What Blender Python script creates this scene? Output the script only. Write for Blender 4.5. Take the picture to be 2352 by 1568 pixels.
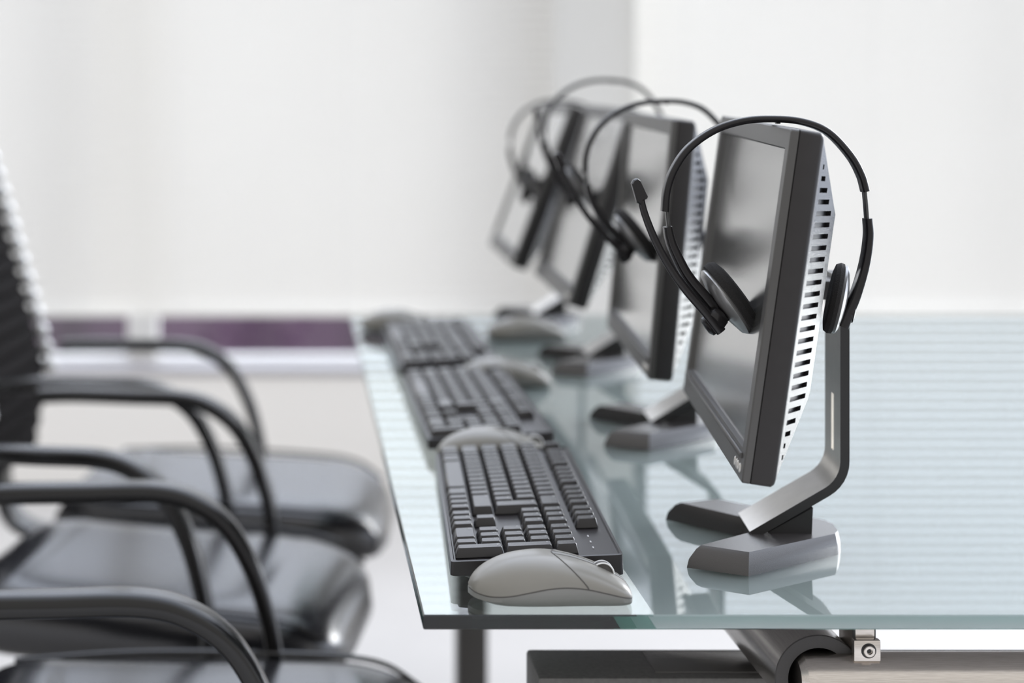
import bpy, bmesh, math, random
from mathutils import Vector, Matrix

sc = bpy.context.scene
for o in list(bpy.data.objects):
    bpy.data.objects.remove(o)
col = sc.collection
R = math.radians
TZ = 0.742                      # height of the desk's glass surface

# ------------------------------------------------------------------ camera
cd = bpy.data.cameras.new('camera')
cam = bpy.data.objects.new('camera', cd)
col.objects.link(cam)
cam.location = (0.0, 0.0, 1.181)
cam.rotation_euler = (R(90), 0, 0)
cd.sensor_width = 36.0
cd.lens = 3750.0 / 2352.0 * 36.0
cd.shift_x = (1176 - 677) / 2352.0      # view camera with a shifted lens: straight verticals
cd.shift_y = -(784 - 205) / 2352.0
cd.clip_start = 0.05
cd.dof.use_dof = True
cd.dof.focus_distance = 1.46
cd.dof.aperture_fstop = 2.5
sc.camera = cam

# ------------------------------------------------------------------ light and exposure
vs = sc.view_settings
sc.display_settings.display_device = 'sRGB'
vs.view_transform = 'Standard'
vs.look = 'None'
vs.gamma = 1.0
vs.use_curve_mapping = False
vs.exposure = 0.06

world = bpy.data.worlds.new('daylight')
sc.world = world
world.use_nodes = True
wn, wl = world.node_tree.nodes, world.node_tree.links
wn.clear()
w_out = wn.new('ShaderNodeOutputWorld')
w_bg = wn.new('ShaderNodeBackground')
w_tc = wn.new('ShaderNodeTexCoord')
w_dot = wn.new('ShaderNodeVectorMath'); w_dot.operation = 'DOT_PRODUCT'
w_dot.inputs[1].default_value = Vector((0.58, 0.70, 0.42)).normalized()
w_rmp = wn.new('ShaderNodeValToRGB')
cr = w_rmp.color_ramp
w_map = wn.new('ShaderNodeMapRange')
w_map.inputs['From Min'].default_value = -1
w_map.inputs['From Max'].default_value = 1
cr.elements[0].position = 0.0; cr.elements[0].color = (0.76, 0.74, 0.715, 1)
cr.elements[1].position = 1.0; cr.elements[1].color = (3.2, 3.4, 3.75, 1)
e = cr.elements.new(0.48); e.color = (0.90, 0.88, 0.86, 1)
e = cr.elements.new(0.72); e.color = (1.75, 1.86, 2.08, 1)
e = cr.elements.new(0.86); e.color = (2.66, 2.90, 3.42, 1)
wl.new(w_tc.outputs['Generated'], w_dot.inputs[0])
wl.new(w_dot.outputs['Value'], w_map.inputs['Value'])
wl.new(w_map.outputs['Result'], w_rmp.inputs['Fac'])
# bright lobe added to the sky on the right, to whiten the monitor vents
w_d2 = wn.new('ShaderNodeVectorMath'); w_d2.operation = 'DOT_PRODUCT'
w_d2.inputs[1].default_value = Vector((0.76, 0.60, 0.29)).normalized()
w_m2 = wn.new('ShaderNodeMapRange'); w_m2.interpolation_type = 'SMOOTHSTEP'
w_m2.inputs['From Min'].default_value = 0.945
w_m2.inputs['From Max'].default_value = 0.99
w_m2.inputs['To Max'].default_value = 15.0
w_add = wn.new('ShaderNodeVectorMath'); w_add.operation = 'ADD'
wl.new(w_tc.outputs['Generated'], w_d2.inputs[0])
wl.new(w_d2.outputs['Value'], w_m2.inputs['Value'])
wl.new(w_rmp.outputs['Color'], w_add.inputs[0])
wl.new(w_m2.outputs['Result'], w_add.inputs[1])
# the ground outside is darker than the sky
w_sep = wn.new('ShaderNodeSeparateXYZ')
w_m3 = wn.new('ShaderNodeMapRange')
w_m3.inputs['From Min'].default_value = -0.20
w_m3.inputs['From Max'].default_value = 0.02
w_m3.inputs['To Min'].default_value = 0.42
w_m3.inputs['To Max'].default_value = 1.0
w_mul = wn.new('ShaderNodeVectorMath'); w_mul.operation = 'SCALE'
wl.new(w_tc.outputs['Generated'], w_sep.inputs[0])
wl.new(w_sep.outputs['Z'], w_m3.inputs['Value'])
wl.new(w_add.outputs['Vector'], w_mul.inputs[0])
wl.new(w_m3.outputs['Result'], w_mul.inputs['Scale'])
wl.new(w_mul.outputs['Vector'], w_bg.inputs['Color'])
w_bg.inputs['Strength'].default_value = 1.0
wl.new(w_bg.outputs['Background'], w_out.inputs['Surface'])

# ------------------------------------------------------------------ materials
def mat(name, color, rough=0.5, metal=0.0, ior=1.5, noise=0.0, nscale=60.0, bump=0.0, bscale=400.0, coat=0.0, stretch=None):
    m = bpy.data.materials.new(name)
    m.use_nodes = True
    nt = m.node_tree
    b = nt.nodes['Principled BSDF']
    b.inputs['Base Color'].default_value = (*color, 1)
    b.inputs['Roughness'].default_value = rough
    b.inputs['Metallic'].default_value = metal
    b.inputs['IOR'].default_value = ior
    if coat:
        b.inputs['Coat Weight'].default_value = coat
        b.inputs['Coat Roughness'].default_value = 0.15
    tc = nt.nodes.new('ShaderNodeTexCoord')
    vec = tc.outputs['Object']
    if stretch:
        mp = nt.nodes.new('ShaderNodeMapping')
        mp.inputs['Scale'].default_value = stretch
        nt.links.new(vec, mp.inputs['Vector'])
        vec = mp.outputs['Vector']
    if noise:
        n = nt.nodes.new('ShaderNodeTexNoise')
        n.inputs['Scale'].default_value = nscale
        n.inputs['Detail'].default_value = 4
        r = nt.nodes.new('ShaderNodeValToRGB')
        r.color_ramp.elements[0].position = 0.3
        r.color_ramp.elements[1].position = 0.7
        r.color_ramp.elements[0].color = (*[c * (1 - noise) for c in color], 1)
        r.color_ramp.elements[1].color = (*[min(1, c * (1 + noise)) for c in color], 1)
        nt.links.new(vec, n.inputs['Vector'])
        nt.links.new(n.outputs['Fac'], r.inputs['Fac'])
        nt.links.new(r.outputs['Color'], b.inputs['Base Color'])
    if bump:
        n2 = nt.nodes.new('ShaderNodeTexNoise')
        n2.inputs['Scale'].default_value = bscale
        n2.inputs['Detail'].default_value = 3
        bp = nt.nodes.new('ShaderNodeBump')
        bp.inputs['Strength'].default_value = bump
        bp.inputs['Distance'].default_value = 0.001
        nt.links.new(vec, n2.inputs['Vector'])
        nt.links.new(n2.outputs['Fac'], bp.inputs['Height'])
        nt.links.new(bp.outputs['Normal'], b.inputs['Normal'])
    return m

M = {}
M['plastic'] = mat('charcoal plastic', (0.022, 0.020, 0.020), 0.42, ior=1.38, noise=0.06, bump=0.12, bscale=1400)
M['vent'] = mat('charcoal vent plastic', (0.016, 0.015, 0.017), 0.15, ior=1.4, bump=0.2, bscale=900)
M['screen'] = mat('dark matte display', (0.055, 0.055, 0.053), 0.16, ior=1.9, noise=0.04, nscale=8, coat=1.0)
M['bezel'] = mat('grey bezel plastic', (0.05, 0.048, 0.046), 0.38, ior=1.6, bump=0.1, bscale=1400)
M['silver_paint'] = mat('silver paint', (0.55, 0.54, 0.52), 0.3, metal=0.6)
M['alu'] = mat('satin aluminium', (0.82, 0.79, 0.74), 0.38, metal=0.85, noise=0.03)
M['black'] = mat('black plastic', (0.012, 0.012, 0.013), 0.4)
M['base'] = mat('dark base plastic', (0.045, 0.042, 0.042), 0.25, ior=1.65, bump=0.15, bscale=1500)
M['key'] = mat('key plastic', (0.019, 0.018, 0.019), 0.23, ior=1.45, bump=0.06, bscale=2500)
M['kbd'] = mat('keyboard case plastic', (0.019, 0.017, 0.018), 0.30, ior=1.42, bump=0.06, bscale=2500)
M['legend'] = mat('pale key legend', (0.42, 0.42, 0.43), 0.5)
M['mouse'] = mat('warm grey mouse plastic', (0.205, 0.198, 0.177), 0.27, noise=0.03, nscale=30)
M['mouse_base'] = mat('grey mouse base', (0.20, 0.20, 0.19), 0.45)
M['seam'] = mat('dark seam', (0.06, 0.055, 0.05), 0.6)
M['wheel'] = mat('dark rubber', (0.06, 0.055, 0.05), 0.6)
M['wheel_rim'] = mat('pale wheel rim', (0.75, 0.75, 0.74), 0.25)
M['band'] = mat('black headset plastic', (0.009, 0.008, 0.009), 0.27, ior=1.42)
M['slider'] = mat('dark steel slider', (0.07, 0.07, 0.07), 0.35, metal=0.6)
M['foam'] = mat('black foam', (0.012, 0.011, 0.011), 0.95, bump=0.9, bscale=1200)
M['cup'] = mat('dark silver cup', (0.32, 0.32, 0.32), 0.28, metal=0.7)
M['leather'] = mat('black leather', (0.010, 0.010, 0.012), 0.21, ior=1.6, bump=0.10, bscale=300)
M['leather_dark'] = mat('black ribbed upholstery', (0.009, 0.008, 0.008), 0.8, ior=1.12)
M['bead'] = mat('pale rib highlight', (0.75, 0.75, 0.74), 0.2, metal=0.5)  # light colour imitates window glints on the backrest ribs
M['arm'] = mat('dark armrest plastic', (0.004, 0.0038, 0.0038), 0.22, ior=1.48)
M['steel'] = mat('brushed steel', (0.62, 0.58, 0.54), 0.27, metal=1.0, noise=0.12, nscale=30, stretch=(2, 60, 60))
M['dark_tube'] = mat('dark steel tube', (0.36, 0.34, 0.32), 0.24, metal=0.9, noise=0.1, nscale=20, stretch=(40, 1.5, 40))
M['cast'] = mat('dark cast collar', (0.045, 0.043, 0.043), 0.55, bump=0.4, bscale=1500)
M['beam'] = mat('dark grey beam', (0.115, 0.112, 0.108), 0.5, noise=0.15, nscale=220)
M['inset'] = mat('smooth grey plate', (0.10, 0.097, 0.092), 0.22)
M['leg'] = mat('dark leg steel', (0.05, 0.047, 0.045), 0.4)
M['floor'] = mat('pale floor', (0.56, 0.54, 0.518), 0.8, noise=0.03, nscale=3)
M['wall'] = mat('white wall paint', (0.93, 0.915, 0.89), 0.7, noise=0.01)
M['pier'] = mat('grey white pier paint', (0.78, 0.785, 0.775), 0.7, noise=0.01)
M['frame'] = mat('white window frame', (0.90, 0.90, 0.88), 0.4)
M['sill'] = mat('grey window sill', (0.42, 0.41, 0.43), 0.5)
M['purple'] = mat('purple outdoor screen', (0.105, 0.058, 0.105), 0.7, noise=0.5, nscale=1.6, stretch=(2.5, 1, .2))
M['cord'] = mat('white cord', (0.8, 0.8, 0.8), 0.6)

def glass_mat():
    m = bpy.data.materials.new('green tinted glass')
    m.use_nodes = True
    nt = m.node_tree
    nt.nodes.clear()
    out = nt.nodes.new('ShaderNodeOutputMaterial')
    g = nt.nodes.new('ShaderNodeBsdfGlass')
    g.inputs['IOR'].default_value = 1.52
    g.inputs['Roughness'].default_value = 0.0
    g.inputs['Color'].default_value = (0.91, 0.925, 0.92, 1)
    v = nt.nodes.new('ShaderNodeVolumeAbsorption')
    v.inputs['Color'].default_value = (0.45, 0.84, 0.75, 1)
    v.inputs['Density'].default_value = 9.0
    nt.links.new(g.outputs[0], out.inputs['Surface'])
    nt.links.new(v.outputs[0], out.inputs['Volume'])
    return m
M['glass'] = glass_mat()
M['backing'] = mat('grey back coating', (0.45, 0.445, 0.45), 0.8, ior=1.0)

def pane_mat():
    m = bpy.data.materials.new('clear window pane')
    m.use_nodes = True
    nt = m.node_tree
    nt.nodes.clear()
    out = nt.nodes.new('ShaderNodeOutputMaterial')
    t = nt.nodes.new('ShaderNodeBsdfTransparent')
    gl = nt.nodes.new('ShaderNodeBsdfGlossy')
    gl.inputs['Roughness'].default_value = 0.02
    mx = nt.nodes.new('ShaderNodeMixShader')
    mx.inputs[0].default_value = 0.06
    nt.links.new(t.outputs[0], mx.inputs[1])
    nt.links.new(gl.outputs[0], mx.inputs[2])
    nt.links.new(mx.outputs[0], out.inputs['Surface'])
    return m
M['pane'] = pane_mat()

def slat_mat():
    m = bpy.data.materials.new('translucent white slat')
    m.use_nodes = True
    nt = m.node_tree
    nt.nodes.clear()
    out = nt.nodes.new('ShaderNodeOutputMaterial')
    d = nt.nodes.new('ShaderNodeBsdfDiffuse')
    t = nt.nodes.new('ShaderNodeBsdfTranslucent')
    n = nt.nodes.new('ShaderNodeTexNoise'); n.inputs['Scale'].default_value = 1.3
    tc = nt.nodes.new('ShaderNodeTexCoord')
    r = nt.nodes.new('ShaderNodeValToRGB')
    r.color_ramp.elements[0].color = (0.838, 0.827, 0.800, 1)
    r.color_ramp.elements[1].color = (0.878, 0.867, 0.840, 1)
    nt.links.new(tc.outputs['Object'], n.inputs['Vector'])
    nt.links.new(n.outputs['Fac'], r.inputs['Fac'])
    for s in (d, t):
        nt.links.new(r.outputs['Color'], s.inputs['Color'])
    mx = nt.nodes.new('ShaderNodeMixShader')
    mx.inputs[0].default_value = 0.46
    nt.links.new(d.outputs[0], mx.inputs[1])
    nt.links.new(t.outputs[0], mx.inputs[2])
    nt.links.new(mx.outputs[0], out.inputs['Surface'])
    return m
M['slat'] = slat_mat()

# ------------------------------------------------------------------ helpers
def obj(name, bm, mats, parent=None, smooth=True, angle=35):
    if not isinstance(mats, (list, tuple)):
        mats = [mats]
    bmesh.ops.recalc_face_normals(bm, faces=bm.faces)
    me = bpy.data.meshes.new(name)
    bm.to_mesh(me)
    bm.free()
    for m in mats:
        me.materials.append(m)
    if smooth:
        me.shade_smooth()
        me.set_sharp_from_angle(angle=R(angle))
    o = bpy.data.objects.new(name, me)
    col.objects.link(o)
    if parent:
        o.parent = parent
    return o

def tag(o, label=None, cat=None, group=None, kind=None):
    if label: o['label'] = label
    if cat: o['category'] = cat
    if group: o['group'] = group
    if kind: o['kind'] = kind
    return o

def empty(name, loc, rz=0.0, ry=0.0):
    o = bpy.data.objects.new(name, None)
    o.empty_display_size = 0.05
    o.location = loc
    o.rotation_mode = 'ZYX' if False else 'XYZ'
    o.rotation_euler = (0, ry, rz)
    col.objects.link(o)
    return o

def copy_tree(o, parent=None):
    c = o.copy()
    col.objects.link(c)
    c.parent = parent
    for ch in list(o.children):
        copy_tree(ch, c)
    return c

def add_box(bm, lo, hi, bevel=0.0, seg=2, mi=0, mtx=None):
    lo, hi = Vector(lo), Vector(hi)
    r = bmesh.ops.create_cube(bm, size=1.0)
    vs_ = r['verts']
    c, s = (lo + hi) / 2, hi - lo
    for v in vs_:
        v.co = Vector((v.co.x * s.x, v.co.y * s.y, v.co.z * s.z)) + c
    fs = list({f for v in vs_ for f in v.link_faces})
    if bevel:
        es = list({e for v in vs_ for e in v.link_edges})
        g = bmesh.ops.bevel(bm, geom=es, offset=bevel, segments=seg, profile=0.5, affect='EDGES')
        fs = list({f for f in g['faces']} | {f for f in fs if f.is_valid})
    vv = {v for f in fs for v in f.verts}
    for f in fs:
        f.material_index = mi
    if mtx is not None:
        for v in vv:
            v.co = mtx @ v.co
    return fs

def rrect(w, h, r, seg=3):
    """rounded rectangle outline centred on 0: list of (a, b)"""
    pts = []
    r = min(r, w / 2 - 1e-5, h / 2 - 1e-5)
    for cx, cy, a0 in ((w/2-r, h/2-r, 0), (-w/2+r, h/2-r, 90), (-w/2+r, -h/2+r, 180), (w/2-r, -h/2+r, 270)):
        for k in range(seg + 1):
            a = R(a0 + 90.0 * k / seg)
            pts.append((cx + r * math.cos(a), cy + r * math.sin(a)))
    return pts

def loft(bm, loops, cap0=True, cap1=True, mi=0):
    rings = [[bm.verts.new(p) for p in lp] for lp in loops]
    n = len(rings[0])
    fs = []
    for a, b in zip(rings, rings[1:]):
        for i in range(n):
            j = (i + 1) % n
            fs.append(bm.faces.new((a[i], a[j], b[j], b[i])))
    if cap0: fs.append(bm.faces.new(rings[0]))
    if cap1: fs.append(bm.faces.new(rings[-1]))
    for f in fs: f.material_index = mi
    return fs

def spline(pts, n=8):
    """Catmull-Rom through pts"""
    P = [Vector(p) for p in pts]
    P = [2 * P[0] - P[1]] + P + [2 * P[-1] - P[-2]]
    out = []
    for i in range(1, len(P) - 2):
        p0, p1, p2, p3 = P[i-1], P[i], P[i+1], P[i+2]
        for k in range(n):
            t = k / n
            out.append(0.5 * ((2*p1) + (p2-p0)*t + (2*p0-5*p1+4*p2-p3)*t*t + (3*p1-p0-3*p2+p3)*t**3))
    out.append(P[-2])
    return out

def sweep(bm, path, sec, ref, mi=0, scale=None, caps=True):
    """sec: list of (a,b): a along the in-plane normal, b along ref"""
    ref = Vector(ref).normalized()
    loops = []
    for i, p in enumerate(path):
        t = (path[min(i+1, len(path)-1)] - path[max(i-1, 0)]).normalized()
        nrm = t.cross(ref).normalized()
        bnm = nrm.cross(t).normalized()
        k = scale(i / (len(path)-1)) if scale else (1.0, 1.0)
        loops.append([p + nrm * a * k[0] + bnm * b * k[1] for a, b in sec])
    return loft(bm, loops, caps, caps, mi)

def circ(r, n=16):
    return [(r * math.cos(2*math.pi*k/n), r * math.sin(2*math.pi*k/n)) for k in range(n)]

def lathe(bm, prof, mtx, n=32, mi=0):
    """prof: (r, h) pairs about the local z axis, capped at both ends"""
    loops = [[mtx @ Vector((r * math.cos(2*math.pi*k/n), r * math.sin(2*math.pi*k/n), h)) for k in range(n)] for r, h in prof]
    return loft(bm, loops, True, True, mi)

def axis_mtx(origin, z):
    z = Vector(z).normalized()
    x = Vector((0, 1, 0)) if abs(z.y) < 0.9 else Vector((1, 0, 0))
    y = z.cross(x).normalized()
    x = y.cross(z).normalized()
    m = Matrix((x, y, z)).transposed().to_4x4()
    m.translation = Vector(origin)
    return m

def struct(name, bm, m, label=None, **kw):
    o = obj(name, bm, m, **kw)
    o['kind'] = 'structure'
    if label: o['label'] = label
    return o

# ------------------------------------------------------------------ the setting
WY = 4.80
bm = bmesh.new(); add_box(bm, (-4.5, -2.5, -0.08), (2.6, WY + 0.25, 0.0)); struct('floor', bm, M['floor'], smooth=False)
SILL, BLB, BLT, WT = 0.358, 0.524, 2.74, 2.75
bm = bmesh.new(); add_box(bm, (-2.0, WY, 0), (2.4, WY + 0.22, SILL - 0.02)); struct('wall_back', bm, M['wall'], smooth=False)
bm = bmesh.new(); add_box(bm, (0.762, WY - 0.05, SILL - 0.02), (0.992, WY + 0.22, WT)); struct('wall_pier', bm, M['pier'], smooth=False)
bm = bmesh.new(); add_box(bm, (-2.0, WY, WT), (2.4, WY + 0.22, WT + 0.35)); struct('wall_lintel', bm, M['wall'], smooth=False)
bm = bmesh.new(); add_box(bm, (-2.0, WY - 0.01, SILL - 0.02), (2.4, WY + 0.22, SILL + 0.004), 0.004); struct('trim_1', bm, M['sill'])
bm = bmesh.new(); add_box(bm, (-4.0, 6.0, -0.2), (1.1, 6.15, 0.43)); struct('wall_outside', bm, M['purple'], smooth=False)
WIN = [(-1.95, -0.46), (-0.46, 0.762), (0.992, 2.35)]
for i, (x0, x1) in enumerate(WIN):
    bm = bmesh.new()
    fw = 0.045
    z0, z1 = SILL + 0.004, WT
    y0, y1 = WY + 0.13, WY + 0.19
    add_box(bm, (x0, y0, z0), (x0 + fw, y1, z1), 0.003)
    add_box(bm, (x1 - fw, y0, z0), (x1, y1, z1), 0.003)
    add_box(bm, (x0 + fw, y0, z0), (x1 - fw, y1, z0 + 0.012), 0.003)
    add_box(bm, (x0 + fw, y0, z1 - fw), (x1 - fw, y1, z1), 0.003)
    w = struct('window_%d' % (i + 1), bm, M['frame'])
    bm = bmesh.new()
    add_box(bm, (x0 + fw, WY + 0.158, z0 + 0.012), (x1 - fw, WY + 0.162, z1 - fw))
    obj('pane', bm, M['pane'], w, smooth=False)

blind_labels = ['white slatted blind at far left behind the chairs, before the wide window post',
                'white slatted blind between the window post and the grey pier, behind the desk end',
                'white slatted blind to the right of the grey pier, behind the closest monitor']
for (x0, x1), lb in zip(WIN, blind_labels):
    bx0, bx1 = x0 + 0.0015, x1 - 0.0015
    rt = empty('window_blind', ((bx0 + bx1) / 2, WY - 0.05, BLB))
    tag(rt, lb, 'blind', 'white slatted blinds along the window wall')
    hw = (bx1 - bx0) / 2
    bm = bmesh.new()
    pitch, wd, tilt = 0.028, 0.063, R(30)
    n = int((BLT - 0.03 - 0.02) / pitch)
    z = 0.026
    while z < BLT - BLB - 0.035:
        lo = []
        for k in range(5):
            s = (k / 4 - 0.5)
            cy, cz = s * wd, 0.0022 * (1 - (2 * s) ** 2)
            y = cy * math.cos(tilt) - cz * math.sin(tilt)
            zz = cy * math.sin(tilt) + cz * math.cos(tilt)
            lo.append((y, z + zz))
        va = [bm.verts.new((-hw, y, zz)) for y, zz in lo]
        vb = [bm.verts.new((hw, y, zz)) for y, zz in lo]
        for k in range(4):
            bm.faces.new((va[k], va[k+1], vb[k+1], vb[k]))
        z += pitch
    obj('slats', bm, M['slat'], rt)
    bm = bmesh.new(); add_box(bm, (-hw, -0.025, 0), (hw, 0.025, 0.010), 0.004); obj('bottom_rail', bm, M['frame'], rt)
    bm = bmesh.new(); add_box(bm, (-hw, -0.02, BLT - BLB - 0.03), (hw, 0.02, BLT - BLB + 0.01), 0.004); obj('head_rail', bm, M['frame'], rt)
    for f in (-0.8, 0.0, 0.8):
        bm = bmesh.new()
        sweep(bm, [Vector((f * hw, -0.031, 0.01)), Vector((f * hw, -0.031, BLT - BLB - 0.02))], circ(0.0012, 6), (0, 1, 0))
        obj('lift_cord', bm, M['cord'], rt)

# ------------------------------------------------------------------ desk
DX0, DX1, DY0, DY1 = 0.1073, 1.80, 1.364, 3.18
GT = 0.0125
desk = empty('glass_desk', ((DX0 + DX1) / 2, (DY0 + DY1) / 2, 0))
tag(desk, 'long glass topped desk with green edge and steel tube frame under the monitors', 'desk')
def desk_part(name, bm, m, parent=desk, **kw):
    if parent is desk:
        bmesh.ops.translate(bm, verts=bm.verts, vec=-desk.location)
    else:
        bmesh.ops.translate(bm, verts=bm.verts, vec=-desk.location)
    return obj(name, bm, m, parent, **kw)
# the slab: its underside has a grey coated field that starts a hand's width in from the user's edge
bm = bmesh.new()
XB = 0.303
ch = 0.0012
xs = [DX0, DX0 + ch, XB, DX1 - ch, DX1]
def slab_loop(z, ins):
    return [(DX0 + ins, DY0 + ins, z), (XB, DY0 + ins, z), (DX1 - ins, DY0 + ins, z), (DX1 - ins, DY1 - ins, z), (XB, DY1 - ins, z), (DX0 + ins, DY1 - ins, z)]
lps = [slab_loop(TZ - GT, ch), slab_loop(TZ - GT + ch, 0), slab_loop(TZ - ch, 0), slab_loop(TZ, ch)]
rings = [[bm.verts.new(p) for p in lp] for lp in lps]
for a, b in zip(rings, rings[1:]):
    for i in range(6):
        j = (i + 1) % 6
        bm.faces.new((a[i], a[j], b[j], b[i]))
t = rings[-1]; bm.faces.new((t[0], t[1], t[4], t[5])); bm.faces.new((t[1], t[2], t[3], t[4]))
t = rings[0]; bm.faces.new((t[0], t[1], t[4], t[5])); f = bm.faces.new((t[1], t[2], t[3], t[4])); f.material_index = 1
desk_part('glass_top', bm, [M['glass'], M['backing']], smooth=False)
# long dark tube and its collar, steel cross tube
RX, RZ, RY = 0.459, TZ - 0.077, 1.43
bm = bmesh.new()
lo = []
n = 40
for (r, y) in ((0.0270, RY + 0.06), (0.0270, RY), (0.0375, RY), (0.0383, RY + 0.001), (0.0383, 3.05), (0.036, 3.052)):
    lo.append([Vector((RX + r * math.cos(2*math.pi*k/n), y, RZ + r * math.sin(2*math.pi*k/n))) for k in range(n)])
loft(bm, lo, True, True)
for f in bm.faces:
    c = f.calc_center_median()
    if c.y < RY + 0.0008: f.material_index = 1
    elif (Vector((c.x - RX, 0, c.z - RZ)).length < 0.0275 and c.y < RY + 0.07): f.material_index = 1
desk_part('long_tube', bm, [M['dark_tube'], M['cast']])
bm = bmesh.new()
lo = []
for (r, x) in ((0.004, RX - 0.020), (0.016, RX - 0.019), (0.0212, RX - 0.014), (0.0222, RX - 0.005), (0.0222, 1.55), (0.020, 1.552)):
    lo.append([Vector((x, RY + 0.002 + r * math.cos(2*math.pi*k/n), RZ + r * math.sin(2*math.pi*k/n))) for k in range(n)])
loft(bm, lo)
desk_part('cross_tube', bm, M['steel'])
# glass clamp with its socket bolt
bm = bmesh.new()
cx0, cx1 = 0.4858, 0.5092
add_box(bm, (cx0, RY - 0.012, RZ + 0.0190), (cx1, RY - 0.004, RZ + 0.0375), 0.0012)
add_box(bm, (cx0 + 0.002, RY - 0.004, RZ + 0.0190), (cx1 - 0.001, RY + 0.035, TZ - GT - 0.0004), 0.002, mi=1)
cl = desk_part('glass_clamp', bm, [M['steel'], M['cast']])
bm = bmesh.new()
m = axis_mtx(((cx0 + cx1) / 2 + 0.001, RY - 0.0118, RZ + 0.0285), (0, -1, 0))
lathe(bm, [(0.0066, 0), (0.0066, 0.0004), (0.0058, 0.0004)], m, 28, 1)
lathe(bm, [(0.0050, 0.0002), (0.0050, 0.0024), (0.0045, 0.0030), (0.0026, 0.0030), (0.0024, 0.0010)], m, 24, 0)
lathe(bm, [(0.0024, 0.0008), (0.0022, 0.0012)], m, 6, 1)
desk_part('bolt', bm, [M['steel'], M['black']], parent=cl)
# box beam under the tubes with an inset panel
bm = bmesh.new()
BZ1, BZ0 = TZ - 0.1195, TZ - 0.170
add_box(bm, (0.231, 1.550, BZ0), (1.50, 1.631, BZ1), 0.0035)
bmx = desk_part('cross_beam', bm, M['beam'])
bm = bmesh.new()
add_box(bm, (0.345, 1.563, BZ1 - 0.001), (0.452, 1.621, BZ1 + 0.0012), 0.0006)
desk_part('inset_panel', bm, M['inset'], parent=bmx)
for (lx, ly, zt) in ((0.52, 1.59, BZ0), (1.36, 1.59, BZ0), (0.286, 2.90, TZ - GT - 0.0004), (1.42, 2.90, TZ - GT - 0.0004)):
    bm = bmesh.new()
    add_box(bm, (lx, ly - 0.027, 0.0), (lx + 0.054, ly + 0.027, zt), 0.003)
    desk_part('leg', bm, M['leg'])
bm = bmesh.new(); add_box(bm, (0.41, 3.00, RZ - 0.02), (0.51, 3.045, TZ - GT - 0.0004), 0.003); desk_part('rear_clamp', bm, M['cast'])

# ------------------------------------------------------------------ keyboard
KL, KW = 0.440, 0.153
def deck_z(x): return 0.0175 + (0.0265 - 0.0175) * (x / KW)
U = 0.0188
UX = 0.0222
def text_mesh(ch, size):
    cu = bpy.data.curves.new('legend', 'FONT')
    cu.body = ch
    cu.size = size
    ob = bpy.data.objects.new('legend', cu)
    col.objects.link(ob)
    bpy.context.view_layer.update()
    me = bpy.data.meshes.new_from_object(ob.evaluated_get(bpy.context.evaluated_depsgraph_get()))
    bpy.data.objects.remove(ob)
    bpy.data.curves.remove(cu)
    return me
txt_cache = {}
def add_text(bm, ch, size, pos, up, right, mi):
    if (ch, size) not in txt_cache:
        txt_cache[(ch, size)] = text_mesh(ch, size)
    me = txt_cache[(ch, size)]
    up, right = Vector(up), Vector(right)
    vv = [bm.verts.new(Vector(pos) + right * v.co.x + up * v.co.y) for v in me.vertices]
    for p in me.polygons:
        try:
            f = bm.faces.new([vv[i] for i in p.vertices]); f.material_index = mi
        except ValueError:
            pass

def key_bm(x0, x1, y0, y1, leg, tall=0.0):
    """keycap over the cell x0..x1 (away from the user), y0..y1 (right to left of the user)"""
    bm = bmesh.new()
    g = 0.0006
    cx, cy = (x0 + x1) / 2, (y0 + y1) / 2
    w, d = x1 - x0 - 2*g, y1 - y0 - 2*g
    zb = deck_z(cx) + 0.0004
    sl = (0.0265 - 0.0175) / KW
    h = 0.0082 + tall
    def lp(wi, di, z, off=0.0, r=0.0012, dish=0.0):
        return [Vector((cx + off + a, cy + b, z + sl * a)) for a, b in rrect(w - wi, d - di, r, 2)]
    loft(bm, [lp(0, 0, zb), lp(0.0002, 0.0002, zb + 0.0010), lp(0.0042, 0.0055, zb + h - 0.0007, 0.0006, 0.0018), lp(0.0052, 0.0065, zb + h, 0.0006, 0.0016)], True, True)
    if leg:
        s = 0.0042 if len(leg) == 1 else 0.0026
        up = Vector((1, 0, sl)).normalized()
        add_text(bm, leg, s, (cx + w/2 - 0.0038 - s*0.62, cy + d/2 - 0.0048, zb + h + 0.00012 + sl * (w/2 - 0.0038 - s*0.62)), up, (0, -1, 0), 1)
    return bm

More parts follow.
